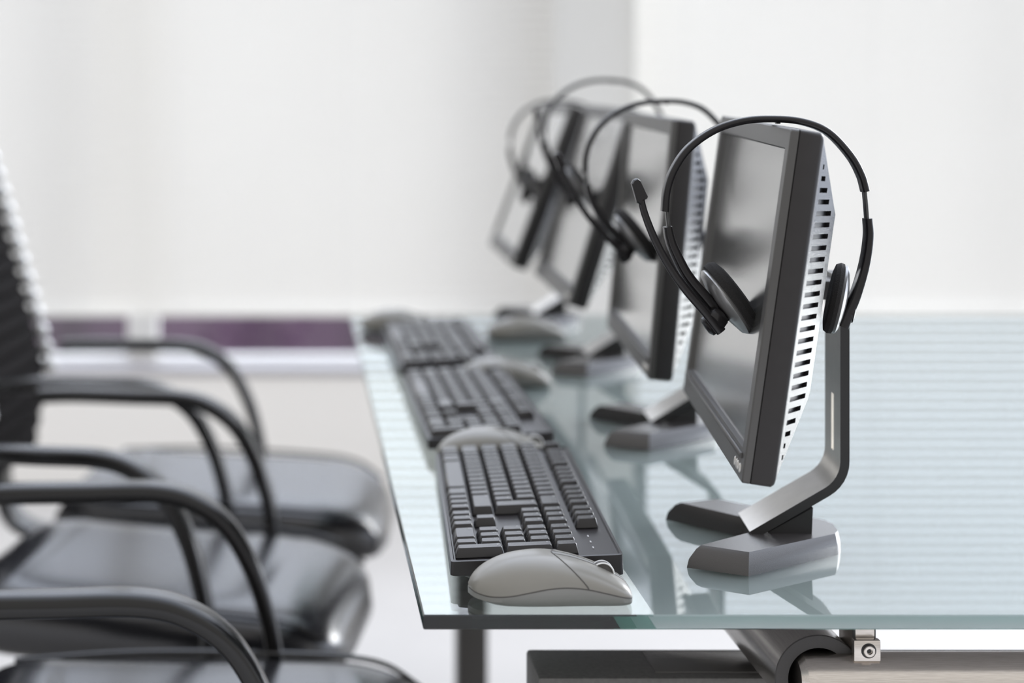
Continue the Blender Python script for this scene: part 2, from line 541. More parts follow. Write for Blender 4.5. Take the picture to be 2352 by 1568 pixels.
def make_keyboard():
    rt = empty('keyboard', (0, 0, 0))
    # case: x 0..KW away from the user, y 0 (numpad end) .. KL
    bm = bmesh.new()
    def lp(ins, zf, zr, r=0.004):
        out = []
        for a, b in rrect(KW - 2*ins, KL - 2*ins, r, 3):
            x = a + KW/2
            out.append((x, b + KL/2, zf + (zr - zf) * x / KW))
        return out
    loft(bm, [lp(0.016, 0.0, 0.0), lp(0.007, 0.0055, 0.0085), lp(0.0012, 0.0058, 0.0090), lp(0, 0.0065, 0.0100), lp(0.0006, 0.0185, 0.0275), lp(0.0030, 0.0190, 0.0280), lp(0.0040, 0.0172, 0.0262)])
    case = obj('case', bm, M['kbd'], rt)
    bm = bmesh.new()
    for y in (0.045, KL - 0.045):
        add_box(bm, (KW - 0.022, y - 0.012, 0.0), (KW - 0.012, y + 0.012, 0.0095), 0.001)
    obj('feet', bm, M['black'], rt)
    XR = [0.0045 + UX * i for i in range(6)]           # row starts: bottom row .. number row
    XF = XR[5] + 0.0055
    M0 = 0.0125                                        # right margin
    yN = M0                                            # numpad right edge
    yV = yN + 4*U + 0.006
    yM = yV + 3*U + 0.006
    yE = yM + 15*U
    def k(name, r0, r1, y0, y1, leg='', tall=0.0):
        obj(name, key_bm(r0, r1, y0, y1, leg, tall), [M['key'], M['legend']], rt)
    # number pad, columns counted from the right
    for c, legs in ((1, ['.', '3', '6', '9', '*']), (2, [None, '2', '5', '8', '/']), (3, [None, '1', '4', '7', 'Num'])):
        for r, l in enumerate(legs):
            if l is None: continue
            k('key', XR[r], XR[r] + UX, yN + c*U, yN + (c+1)*U, l)
    k('key', XR[0], XR[0] + UX, yN + 2*U, yN + 4*U, '0')
    k('enter_key', XR[0], XR[0] + 2*UX, yN, yN + U, 'Enter')
    k('plus_key', XR[2], XR[2] + 2*UX, yN, yN + U, '+')
    k('key', XR[4], XR[4] + UX, yN, yN + U, '-')
    # arrows and the editing block
    for c, l in enumerate(('>', 'v', '<')):
        k('key', XR[0], XR[0] + UX, yV + c*U, yV + (c+1)*U, l)
    k('key', XR[1], XR[1] + UX, yV + U, yV + 2*U, '^')
    for r, ls in ((3, ('PgDn', 'End', 'Del')), (4, ('PgUp', 'Home', 'Ins'))):
        for c, l in enumerate(ls):
            k('key', XR[r], XR[r] + UX, yV + c*U, yV + (c+1)*U, l)
    # main block, each row listed from the user's left
    rows = [
        [('Ctrl', 1.5), ('', 1), ('Alt', 1.5), ('SPACE', 6.5), ('Alt', 1.5), ('', 1), ('', 1), ('Ctrl', 1)],
        [('Shift', 2.25)] + [(c, 1) for c in 'ZXCVBNM,./'] + [('Shift', 2.75)],
        [('Caps', 1.75)] + [(c, 1) for c in "ASDFGHJKL;'#"] + [('ENTER', 1.25)],
        [('Tab', 1.5)] + [(c, 1) for c in 'QWERTYUIOP[]'],
        [('`', 1)] + [(c, 1) for c in '1234567890-='] + [('Back', 2)],
    ]
    for r, row in enumerate(rows):
        y = yE
        for l, w in row:
            nm, lg = 'key', l
            if l == 'SPACE': nm, lg = 'space_bar', ''
            if l == 'ENTER': nm, lg = 'enter_key', 'Enter'
            if l == 'Shift': nm = 'shift_key'
            x1 = XR[r] + (2*UX if l == 'ENTER' else UX)
            k(nm, XR[r], x1, y - w*U, y, lg)
            y -= w*U
    # function row
    y = yE
    k('key', XF, XF + UX, y - U, y, 'Esc')
    y -= 2*U
    i = 1
    for grp in range(3):
        for q in range(4):
            k('key', XF, XF + UX, y - U, y, 'F%d' % i); y -= U; i += 1
        y -= 0.5*U
    for c, l in enumerate(('Paus', 'Scrl', 'Prt')):
        k('key', XF, XF + UX, yV + c*U, yV + (c+1)*U, l)
    # lamp strip over the number pad
    bm = bmesh.new()
    for q in range(3):
        yy = yN + (0.8 + q)*U
        add_box(bm, (XF + 0.008, yy, deck_z(XF + 0.009) - 0.0005), (XF + 0.0095, yy + 0.005, deck_z(XF + 0.009) + 0.0005), 0.0003)
    obj('indicator_lamps', bm, M['legend'], rt)
    return rt

kb0 = make_keyboard()
def place_kb(o, xn, yn, slope, label):
    o.location = (xn, yn, TZ)
    o.rotation_euler = (0, 0, -math.atan(slope))
    tag(o, label, 'keyboard', 'black keyboards along the desk edge')
kb1 = copy_tree(kb0); kb2 = copy_tree(kb0)
place_kb(kb0, 0.1384, 1.452, 0.055, 'black keyboard closest to the camera at the front end of the glass desk')
place_kb(kb1, 0.1600, 1.962, -0.004, 'middle black keyboard, between the two others in the row')
place_kb(kb2, 0.1590, 2.470, -0.008, 'black keyboard farthest from the camera, near the far end of the desk')

# ------------------------------------------------------------------ mouse
ML = 0.137
def tab(t, xs_, ys_):
    if t <= xs_[0]: return ys_[0]
    for i in range(len(xs_) - 1):
        if t <= xs_[i+1]:
            f = (t - xs_[i]) / (xs_[i+1] - xs_[i])
            # smooth hermite through neighbours
            m0 = (ys_[i+1] - ys_[i-1]) / (xs_[i+1] - xs_[i-1]) if i > 0 else (ys_[1] - ys_[0]) / (xs_[1] - xs_[0])
            m1 = (ys_[i+2] - ys_[i]) / (xs_[i+2] - xs_[i]) if i + 2 < len(xs_) else (ys_[-1] - ys_[-2]) / (xs_[-1] - xs_[-2])
            h = xs_[i+1] - xs_[i]
            return ((2*f**3 - 3*f*f + 1) * ys_[i] + (f**3 - 2*f*f + f) * h * m0 + (-2*f**3 + 3*f*f) * ys_[i+1] + (f**3 - f*f) * h * m1)
    return ys_[-1]
S_ = [0.0, 0.02, 0.06, 0.13, 0.24, 0.36, 0.48, 0.60, 0.72, 0.84, 0.93, 0.98, 1.0]
H_ = [0.013, 0.0175, 0.0235, 0.0300, 0.0362, 0.0393, 0.0400, 0.0380, 0.0335, 0.0270, 0.0205, 0.0160, 0.0130]
W_ = [0.002, 0.0115, 0.0195, 0.0260, 0.0305, 0.0320, 0.0318, 0.0308, 0.0300, 0.0298, 0.0290, 0.0265, 0.0235]
Q_ = [0.0105, 0.0100, 0.0092, 0.0088, 0.0105, 0.0140, 0.0170, 0.0178, 0.0160, 0.0125, 0.0095, 0.0080, 0.0075]
def msec(s, t):
    """upper shell: s along the length, t = -1..1 across"""
    w, h, q = tab(s, S_, W_), tab(s, S_, H_), tab(s, S_, Q_)
    a = t * math.pi / 2
    y = w * math.copysign(abs(math.sin(a)) ** 0.85, a)
    z = q + (h - q) * max(0.0, math.cos(a)) ** 0.75
    return Vector((s * ML, y, z))
def make_mouse():
    rt = empty('computer_mouse', (0, 0, 0))
    NS, NT = 60, 24
    def shell(s0, s1, t0, t1, name, m, s0f=None):
        bm = bmesh.new()
        g = []
        for i in range(NS + 1):
            row = []
            for j in range(NT + 1):
                t = t0 + (t1 - t0) * j / NT
                a = s0f(t) if s0f else s0
                b = s1(t) if callable(s1) else s1
                row.append(bm.verts.new(msec(a + (b - a) * i / NS, t)))
            g.append(row)
        for i in range(NS):
            for j in range(NT):
                bm.faces.new((g[i][j], g[i+1][j], g[i+1][j+1], g[i][j+1]))
        return obj(name, bm, m, rt, angle=60)
    def bs(t):                                     # where the buttons start, sweeping back towards the ridge
        return 0.525 + 0.20 * abs(t) ** 1.25
    shell(0.0, bs, -1, 1, 'palm_shell', M['mouse'])
    shell(0.0, 1.0, -1, -0.06, 'right_button', M['mouse'], s0f=bs)
    shell(0.0, 1.0, 0.06, 1, 'left_button', M['mouse'], s0f=bs)
    shell(0.0, 1.0, -0.06, 0.06, 'button_bridge', M['mouse_base'], s0f=bs)
    # base shell with the front face
    bm = bmesh.new()
    lo = []
    for i in range(NS + 1):
        s = i / NS
        w, q = tab(s, S_, W_), tab(s, S_, Q_)
        ins = 0.004 + 0.010 * max(0, 1 - s / 0.22) ** 1.5
        wb = max(0.0012, w - ins * min(1, w / 0.02))
        lift = 0.0008 + 0.0040 * max(0, 1 - s / 0.16) ** 2
        x = s * ML
        lo.append([Vector((x, -w, q)), Vector((x, -w * 0.99 - wb*0.01, q * 0.5)), Vector((x, -wb, lift + 0.0006)), Vector((x, -wb + 0.001, lift)),
                   Vector((x, wb - 0.001, lift)), Vector((x, wb, lift + 0.0006)), Vector((x, w * 0.99 + wb*0.01, q * 0.5)), Vector((x, w, q))])
    loft(bm, lo)
    # front face between the base and the button ends
    nj = 16
    top = [bm.verts.new(msec(1.0, -1 + 2 * j / nj)) for j in range(nj + 1)]
    bot = [bm.verts.new((ML + 0.0005, p.co.y, tab(1, S_, Q_) - 0.0002)) for p in top]
    for j in range(nj):
        bm.faces.new((top[j], top[j+1], bot[j+1], bot[j]))
    obj('base_shell', bm, M['mouse_base'], rt, angle=50)
    bm = bmesh.new()
    for s, yy in ((0.2, 0), (0.88, 0.012), (0.88, -0.012)):
        lathe(bm, [(0.006, 0), (0.006, 0.0012)], Matrix.Translation((s * ML, yy, 0)), 16)
    obj('glide_pads', bm, M['black'], rt)
    # seams
    bm = bmesh.new()
    for sg in (-1, 1):
        path = []
        for i in range(81):
            p = msec(0.004 + 0.992 * i / 80, sg * 1.0); path.append(p)
        sweep(bm, path, circ(0.00055, 6), (0, 0, 1))
        path = [msec(bs(sg * t), sg * t) for t in [k / 30 for k in range(31)]]
        sweep(bm, path, circ(0.00055, 6), (0, 1, 0.3))
        path = [msec(0.53 + 0.46 * k / 20, sg * 0.06) for k in range(21)]
        sweep(bm, path, circ(0.0003, 6), (0, 1, 0))
    obj('seam', bm, M['seam'], rt)
    wc = Vector((0.845 * ML, 0, 0.0215))
    bm = bmesh.new()
    lathe(bm, [(0.0085, -0.0032), (0.0100, -0.0022), (0.0100, 0.0022), (0.0085, 0.0032)], axis_mtx(wc, (0, 1, 0)), 32)
    wh = obj('scroll_wheel', bm, M['wheel'], rt)
    bm = bmesh.new()
    for yy in (-0.0036, 0.0036):
        pth = [wc + Vector((0.0095 * math.cos(a), yy, 0.0095 * math.sin(a))) for a in [2*math.pi*k/32 for k in range(32)]]
        loops = []
        for kk in range(32):
            a = 2*math.pi*kk/32
            rd = Vector((math.cos(a), 0, math.sin(a)))
            loops.append([pth[kk] + rd * 0.0007 * math.cos(b) + Vector((0, 0.0007 * math.sin(b), 0)) for b in [2*math.pi*q/6 for q in range(6)]])
        loft(bm, loops + [loops[0]], False, False)
    obj('wheel_rim', bm, M['wheel_rim'], wh)
    return rt
mouse0 = make_mouse()
def place_mouse(o, x, y, rz, label):
    o.location = (x, y, TZ)
    o.rotation_euler = (0, 0, rz)
    tag(o, label, 'mouse', 'grey computer mice on the glass desk')
mice = [mouse0] + [copy_tree(mouse0) for _ in range(4)]
place_mouse(mice[0], 0.1497, 1.410, 0.0, 'grey mouse closest to the camera, beside the front corner of the desk')
place_mouse(mice[1], 0.1670, 1.926, 0.0, 'grey mouse peeking out behind the far end of the closest keyboard')
place_mouse(mice[2], 0.2400, 2.430, R(-4), 'grey mouse between the middle keyboard and the farthest keyboard')
place_mouse(mice[3], 0.1180, 2.965, 0.0, 'mouse behind the far end of the farthest keyboard, at the desk corner')
place_mouse(mice[4], 0.3370, 2.870, R(2), 'mouse lying to the right of the farthest keyboard, towards the monitor stands')

# ------------------------------------------------------------------ monitor
PW, PH = 0.400, 0.303
HX, HZ = 0.0776, 0.249          # tilt hinge above the stand's foot point
def make_monitor(tilt, roll):
    rt = empty('monitor', (0, 0, 0))
    Rm = Matrix.Rotation(tilt, 4, 'Y')
    off = Vector((HX, 0, HZ)) - (Rm @ Vector((0.058, 0, 0.15)))
    T = Matrix.Translation(off) @ Rm @ Matrix.Rotation(roll, 4, 'X')
    def put(name, bm, m, parent=rt, **kw):
        bmesh.ops.transform(bm, matrix=T, verts=bm.verts)
        return obj(name, bm, m, parent, **kw)
    def rl(x, y0, y1, z0, z1, r=0.003, seg=3):
        return [Vector((x, (y0+y1)/2 + a, (z0+z1)/2 + b)) for a, b in rrect(y1-y0, z1-z0, r, seg)]
    h = PW / 2
    # bezel
    bm = bmesh.new()
    iy, it, ib = h - 0.016, PH - 0.017, 0.027
    loft(bm, [rl(0.0068, -h, h, 0, PH), rl(0.0012, -h, h, 0, PH), rl(0, -h+0.0012, h-0.0012, 0.0012, PH-0.0012), rl(0, -iy, iy, ib, it, 0.001), rl(0.0045, -iy+0.002, iy-0.002, ib+0.002, it-0.002, 0.001), rl(0.0068, -iy+0.002, iy-0.002, ib+0.002, it-0.002, 0.001)], False, False)
    bz = put('bezel', bm, M['bezel'])
    # pale chamfer strip under the picture
    bm = bmesh.new(); add_box(bm, (-0.0022, -h + 0.012, 0.0185), (0.001, h - 0.012, 0.0235), 0.0009); put('trim_strip', bm, M['bezel'], bz)
    bm = bmesh.new(); add_box(bm, (0.0038, -iy + 0.001, ib + 0.001), (0.006, iy - 0.001, it - 0.001)); put('screen', bm, M['screen'], smooth=False)
    # rear cover slab
    bm = bmesh.new()
    loft(bm, [rl(0.0073, -h+0.001, h-0.001, 0.001, PH-0.001), rl(0.0078, -h, h, 0, PH, 0.003), rl(0.0245, -h, h, 0, PH, 0.004), rl(0.0275, -h+0.0015, h-0.0015, 0.0015, PH-0.0015, 0.005), rl(0.029, -h+0.005, h-0.005, 0.005, PH-0.005, 0.004)])
    put('rear_cover', bm, M['plastic'])
    # groove filler between bezel and cover
    # vented hump
    bm = bmesh.new()
    X0, X1 = 0.0285, 0.058
    zb, zt, zcb, zct = 0.006, PH - 0.006, 0.074, PH - 0.070
    yb, yc = h - 0.006, h - 0.058
    def P(sg, u, z):
        return Vector((X0 + (X1 - X0) * u, sg * (yb + (yc - yb) * u), z))
    def clip(z):
        if z < zcb: return max(0.0, (z - zb) / (zcb - zb))
        if z > zct: return max(0.0, (zt - z) / (zt - zct))
        return 1.0
    pitch, sh = 0.0100, 0.0043
    for sg in (-1, 1):
        nrm = Vector((abs(yb - yc), sg * (X1 - X0), 0)).normalized()
        zs = []
        z = zb + 0.016
        while z + sh < zt - 0.014:
            zs.append(z); z += pitch
        cur = zb
        def quad(u0a, u1a, za, u0b, u1b, zb_):
            pa = [P(sg, u0a, za), P(sg, u1a, za), P(sg, u1b, zb_), P(sg, u0b, zb_)]
            vv = []
            for p in pa:
                if not any((p - q.co).length < 1e-7 for q in vv):
                    vv.append(bm.verts.new(p))
            if len(vv) >= 3: bm.faces.new(vv)
        def strip(za, zb2):
            cuts = [za] + [c for c in (zcb, zct) if za < c < zb2] + [zb2]
            for a, b in zip(cuts, cuts[1:]):
                quad(0, clip(a), a, 0, clip(b), b)
        for zz in zs:
            strip(cur, zz)
            ua = 0.14
            ub = min(0.80, min(clip(zz), clip(zz + sh)) - 0.16)
            if ub - ua < 0.05:
                ub = ua + 0.06
            quad(0, ua, zz, 0, ua, zz + sh)
            quad(ub, clip(zz), zz, ub, clip(zz + sh), zz + sh)
            a = [P(sg, ua, zz), P(sg, ub, zz), P(sg, ub, zz + sh), P(sg, ua, zz + sh)]
            b = [p - nrm * 0.004 for p in a]
            va = [bm.verts.new(p) for p in a]; vb = [bm.verts.new(p) for p in b]
            for i in range(4):
                bm.faces.new((va[i], va[(i+1) % 4], vb[(i+1) % 4], vb[i]))
            f = bm.faces.new(vb); f.material_index = 1
            cur = zz + sh
        strip(cur, zt)
    c = lambda sg, z, u: P(sg, u, z)
    for pts in ([c(-1, zb, 0), c(1, zb, 0), c(1, zcb, 1), c(-1, zcb, 1)], [c(-1, zt, 0), c(1, zt, 0), c(1, zct, 1), c(-1, zct, 1)], [c(-1, zcb, 1), c(1, zcb, 1), c(1, zct, 1), c(-1, zct, 1)]):
        bm.faces.new([bm.verts.new(p) for p in pts])
    bmesh.ops.remove_doubles(bm, verts=bm.verts, dist=1e-6)
    put('vented_back', bm, [M['vent'], M['black']], smooth=False)
    # buttons at the camera end of the lower bezel
    for q in range(4):
        yy = -h + 0.014 + (0, 0.0105, 0.0165, 0.026)[q]
        bm = bmesh.new()
        lathe(bm, [(0.0032, 0), (0.0032, 0.0008), (0.0026, 0.0015), (0.001, 0.0018)], axis_mtx((0.0002, yy, 0.0100), (-1, 0, 0)) @ Matrix.Diagonal((0.75, 1.35, 1, 1)), 18)
        tag(put('button', bm, M['silver_paint']), 'small silver oval button')
    # hinge block
    bm = bmesh.new(); add_box(bm, (0.054, -0.03, 0.125), (0.072, 0.03, 0.175), 0.003)
    put('hinge_plate', bm, M['black'])
    bm = bmesh.new(); sweep(bm, [Vector((HX + 0.012, -0.033, HZ)), Vector((HX + 0.012, 0.033, HZ))], circ(0.011, 20), (0, 0, 1))
    add_box(bm, (HX + 0.010, -0.025, HZ - 0.009), (0.120, 0.025, HZ + 0.009), 0.002)
    obj('hinge', bm, M['black'], rt)
    # bent flat stand with cable slot
    th = 0.0085
    pts = [Vector((0.1165, 0, z)) for z in (0.262, 0.20, 0.148, 0.094, 0.090)]
    cxx, czz, rr = 0.1165 - 0.03, 0.090, 0.03
    for k in range(1, 7):
        a = R(-58 * k / 6)
        pts.append(Vector((cxx + rr * math.cos(a), 0, czz + rr * math.sin(a))))
    d = Vector((-math.sin(R(58)), 0, -math.cos(R(58)))).normalized()
    last = pts[-1]
    ln = (last.z - 0.0215) / (-d.z)
    pts.append(last + d * ln * 0.5); pts.append(last + d * ln)
    ys = [-0.034, -0.0055, 0.0055, 0.034]
    bm = bmesh.new()
    F, B = [], []
    for i, p in enumerate(pts):
        t = (pts[min(i+1, len(pts)-1)] - pts[max(i-1, 0)]).normalized()
        nr = Vector((t.z, 0, -t.x))           # towards the user / upward
        if nr.x > 0: nr = -nr
        F.append([bm.verts.new(p + Vector((0, y, 0))) for y in ys])
        B.append([bm.verts.new(p - nr * th + Vector((0, y, 0))) for y in ys])
    n = len(pts)
    for i in range(n - 1):
        for j in range(3):
            hole = (i == 2 and j == 1)
            if not hole:
                bm.faces.new((F[i][j], F[i+1][j], F[i+1][j+1], F[i][j+1]))
                f = bm.faces.new((B[i][j], B[i][j+1], B[i+1][j+1], B[i+1][j])); f.material_index = 1
            else:
                q = [(i, j), (i+1, j), (i+1, j+1), (i, j+1)]
                for (a, b), (a2, b2) in zip(q, q[1:] + q[:1]):
                    f = bm.faces.new((F[a][b], F[a2][b2], B[a2][b2], B[a][b])); f.material_index = 0
        for j in (0, 3):
            f = bm.faces.new((F[i][j], F[i+1][j], B[i+1][j], B[i][j])); f.material_index = 1
    for i in (0, n - 1):
        for j in range(3):
            f = bm.faces.new((F[i][j], F[i][j+1], B[i][j+1], B[i][j])); f.material_index = 1
    tag(obj('stand', bm, [M['alu'], M['black']], rt, angle=25), 'bent silver stand strip with black edges and a cable slot')
    # V shaped foot
    V = [(-0.031, -0.084), (0.021, -0.105), (0.116, -0.026), (0.122, -0.012), (0.122, 0.012), (0.116, 0.026), (0.021, 0.105), (-0.031, 0.084), (0.036, 0.028), (0.036, -0.028)]
    bm = bmesh.new()
    ctr = Vector((0.05, 0))
    tipf = [(-0.021, -0.079), (0.021, -0.097)]
    Vt = [(-0.017, -0.0775), (0.023, -0.0965), (0.114, -0.024), (0.119, -0.011), (0.119, 0.011), (0.114, 0.024), (0.023, 0.0965), (-0.017, 0.0775), (0.038, 0.0255), (0.038, -0.0255)]
    loft(bm, [[Vector((x, y, 0.0)) for x, y in V], [Vector((x * 0.85 + x2 * 0.15, y * 0.85 + y2 * 0.15, 0.008)) for (x, y), (x2, y2) in zip(V, Vt)], [Vector((x * 0.35 + x2 * 0.65, y * 0.35 + y2 * 0.65, 0.0165)) for (x, y), (x2, y2) in zip(V, Vt)], [Vector((x, y, 0.0195)) for x, y in Vt]])
    obj('foot', bm, M['base'], rt, angle=28)
    bm = bmesh.new()
    pr = [(0.050, 0.0185), (0.092, 0.0185), (0.093, 0.044), (0.088, 0.041)]
    loft(bm, [[Vector((x, y, z)) for x, z in pr] for y in (-0.027, 0.027)])
    obj('foot_neck', bm, M['black'], rt)
    return rt

mon_spec = [  # root x, y, yaw slope, tilt, roll, label
    (0.400, 1.579, 0.1115, 7.7, 0.0115, 'black flat monitor closest to the camera, on a bent silver stand'),
    (0.417, 2.090, 0.070, 5.1, 0.010, 'second black monitor from the camera, partly behind the closest one'),
    (0.428, 2.600, 0.020, 17.0, 0.004, 'third monitor from the camera, tilted well back'),
    (0.414, 3.070, 0.020, 20.5, 0.0, 'farthest monitor, tilted back at the far end of the desk'),
]
for x, y, sl, tl, ro, lb in mon_spec:
    m_ = make_monitor(R(tl), ro)
    m_.location = (x, y, TZ)
    m_.rotation_euler = (0, 0, -math.atan(sl))
    tag(m_, lb, 'monitor', 'black monitors in a row on the glass desk')

# ------------------------------------------------------------------ headset
HD = 1.47
def hp(u, v, y=0.0):
    """traced outline of the closest headset, relative to the top of its band"""
    return Vector(((u - 1770) * HD / 3750, y, -(v - 274) * HD / 3750))
def make_headset(boom_turn=0.0):
    rt = empty('headset', (0, 0, 0))
    Y = (0, 1, 0)
    # padded band
    bm = bmesh.new()
    pth = spline([hp(*p) for p in ((1527, 487), (1531, 440), (1547, 392), (1582, 342), (1640, 301), (1705, 280), (1770, 275), (1840, 281), (1900, 305), (1950, 357), (1976, 403), (1987, 441))], 7)
    sweep(bm, pth, rrect(0.0062, 0.0125, 0.0024, 3), Y)
    hb = obj('headband', bm, M['band'], rt)
    bm = bmesh.new(); add_box(bm, tuple(hp(1782, 286, -0.003)), tuple(hp(1791, 279, 0.003)), 0.0004); obj('band_nub', bm, M['band'], hb)
    for pp in (((1531, 478), (1533, 500), (1537, 532)), ((1984, 430), (1988, 470), (1991, 512))):
        bm = bmesh.new()
        sweep(bm, spline([hp(*p) for p in pp], 5), rrect(0.0028, 0.0080, 0.0012, 2), Y)
        obj('slider', bm, M['slider'], rt)
    # lower arms
    bm = bmesh.new()
    pth = spline([hp(*p) for p in ((1533, 522), (1538, 548), (1548, 576), (1578, 634), (1626, 692), (1664, 740))], 7)
    sweep(bm, pth, rrect(0.0074, 0.0135, 0.0025, 3), Y, scale=lambda t: (0.95 + 0.5 * t, 1.0))
    obj('arm', bm, M['band'], rt)
    bm = bmesh.new()
    pth = spline([hp(*p) for p in ((1992, 503), (1994, 545), (1985, 609), (1965, 678), (1947, 720), (1934, 752))], 7)
    sweep(bm, pth, rrect(0.0068, 0.0135, 0.0025, 3), Y, scale=lambda t: (0.9 + 0.5 * t, 1.0))
    obj('arm', bm, M['band'], rt)
    # ear cups
    cl = hp(1672, 694, 0.004)
    nl = Vector((0.80, -0.05, 0.57)).normalized()
    bm = bmesh.new()
    lathe(bm, [(0.010, -0.0095), (0.018, -0.0085), (0.031, -0.0055), (0.0345, -0.002), (0.0335, 0.001), (0.020, 0.002)], axis_mtx(cl, nl), 40)
    cup = obj('ear_cup', bm, M['cup'], rt)
    bm = bmesh.new()
    lathe(bm, [(0.030, 0.000), (0.0365, 0.0015), (0.0372, 0.0065), (0.0345, 0.0115), (0.028, 0.0135), (0.014, 0.0115)], axis_mtx(cl, nl), 40)
    tag(obj('ear_pad', bm, M['foam'], cup), 'black foam ear pad')
    bm = bmesh.new()
    lathe(bm, [(0.006, -0.022), (0.0095, -0.020), (0.0095, -0.010), (0.006, -0.009)], axis_mtx(cl + Vector((-0.001, 0, -0.012)), nl), 20)
    obj('pivot', bm, M['band'], cup)
    cr_ = hp(1931, 690, 0.004)
    nr = Vector((-0.95, 0.27, 0.20)).normalized()
    bm = bmesh.new()
    lathe(bm, [(0.010, -0.0065), (0.018, -0.0055), (0.028, -0.0035), (0.0315, -0.0015), (0.0305, 0.001), (0.020, 0.002)], axis_mtx(cr_, nr), 40)
    cup = obj('ear_cup', bm, M['cup'], rt)
    bm = bmesh.new()
    lathe(bm, [(0.027, 0.000), (0.0320, 0.0012), (0.0325, 0.0045), (0.0305, 0.0082), (0.025, 0.0095), (0.014, 0.0085)], axis_mtx(cr_, nr), 40)
    tag(obj('ear_pad', bm, M['foam'], cup), 'black foam ear pad')
    bm = bmesh.new()
    lathe(bm, [(0.006, -0.014), (0.0085, -0.013), (0.0085, -0.006), (0.006, -0.005)], axis_mtx(cr_ + Vector((0.000, 0, -0.010)), nr), 20)
    obj('pivot', bm, M['band'], cup)
    # microphone boom
    piv = hp(1632, 728)
    rot = Matrix.Translation(piv) @ Matrix.Rotation(boom_turn, 4, 'Y') @ Matrix.Translation(-piv)
    bm = bmesh.new()
    bp = [rot @ hp(*p, -0.011) for p in ((1649, 759), (1614, 715), (1572, 667), (1538, 621), (1503, 560), (1475, 491), (1463, 440))]
    sweep(bm, spline(bp, 6), rrect(0.0072, 0.0065, 0.0024, 3), Y, scale=lambda t: (1.25 - 0.45 * t, 1.15 - 0.25 * t))
    boom = obj('microphone_boom', bm, M['band'], rt)
    bm = bmesh.new()
    out = [(1444, 421), (1449, 412), (1457, 409), (1463, 413), (1477, 443), (1481, 451), (1479, 456), (1468, 461), (1464, 470), (1456, 464)]
    loft(bm, [[rot @ hp(u * 0.9 + 1463 * 0.1, v * 0.9 + 438 * 0.1, -0.0155) for u, v in out], [rot @ hp(u, v, -0.0135) for u, v in out], [rot @ hp(u, v, -0.0085) for u, v in out], [rot @ hp(u * 0.9 + 1463 * 0.1, v * 0.9 + 438 * 0.1, -0.0065) for u, v in out]])
    obj('microphone', bm, M['band'], boom)
    bm = bmesh.new()
    lathe(bm, [(0.005, -0.0105), (0.0095, -0.0095), (0.0105, -0.004), (0.009, 0)], axis_mtx(rot @ hp(1630, 738, -0.010), (-0.75, -0.35, -0.55)), 24)
    obj('boom_joint', bm, M['band'], boom)
    return rt
hs_spec = [  # x, y, z above desk, turn about y, boom turn, label
    (0.4284, 1.470, 0.4127, 0.0, 0.0, 'black headset hooked over the corner of the closest monitor'),
    (0.4430, 1.975, 0.4250, R(-2), R(-3), 'black headset hung on the second monitor from the camera'),
    (0.4770, 2.480, 0.4530, R(2), R(6), 'black headset hung on the third monitor from the camera'),
    (0.4960, 2.950, 0.4170, R(9), R(32), 'black headset on the farthest monitor with its microphone raised high'),
]
for x, y, z, ry, bt, lb in hs_spec:
    h_ = make_headset(bt)
    h_.location = (x, y, TZ + z)
    h_.rotation_euler = (0, ry, 0)
    tag(h_, lb, 'headset', 'black headsets hung over the monitors')

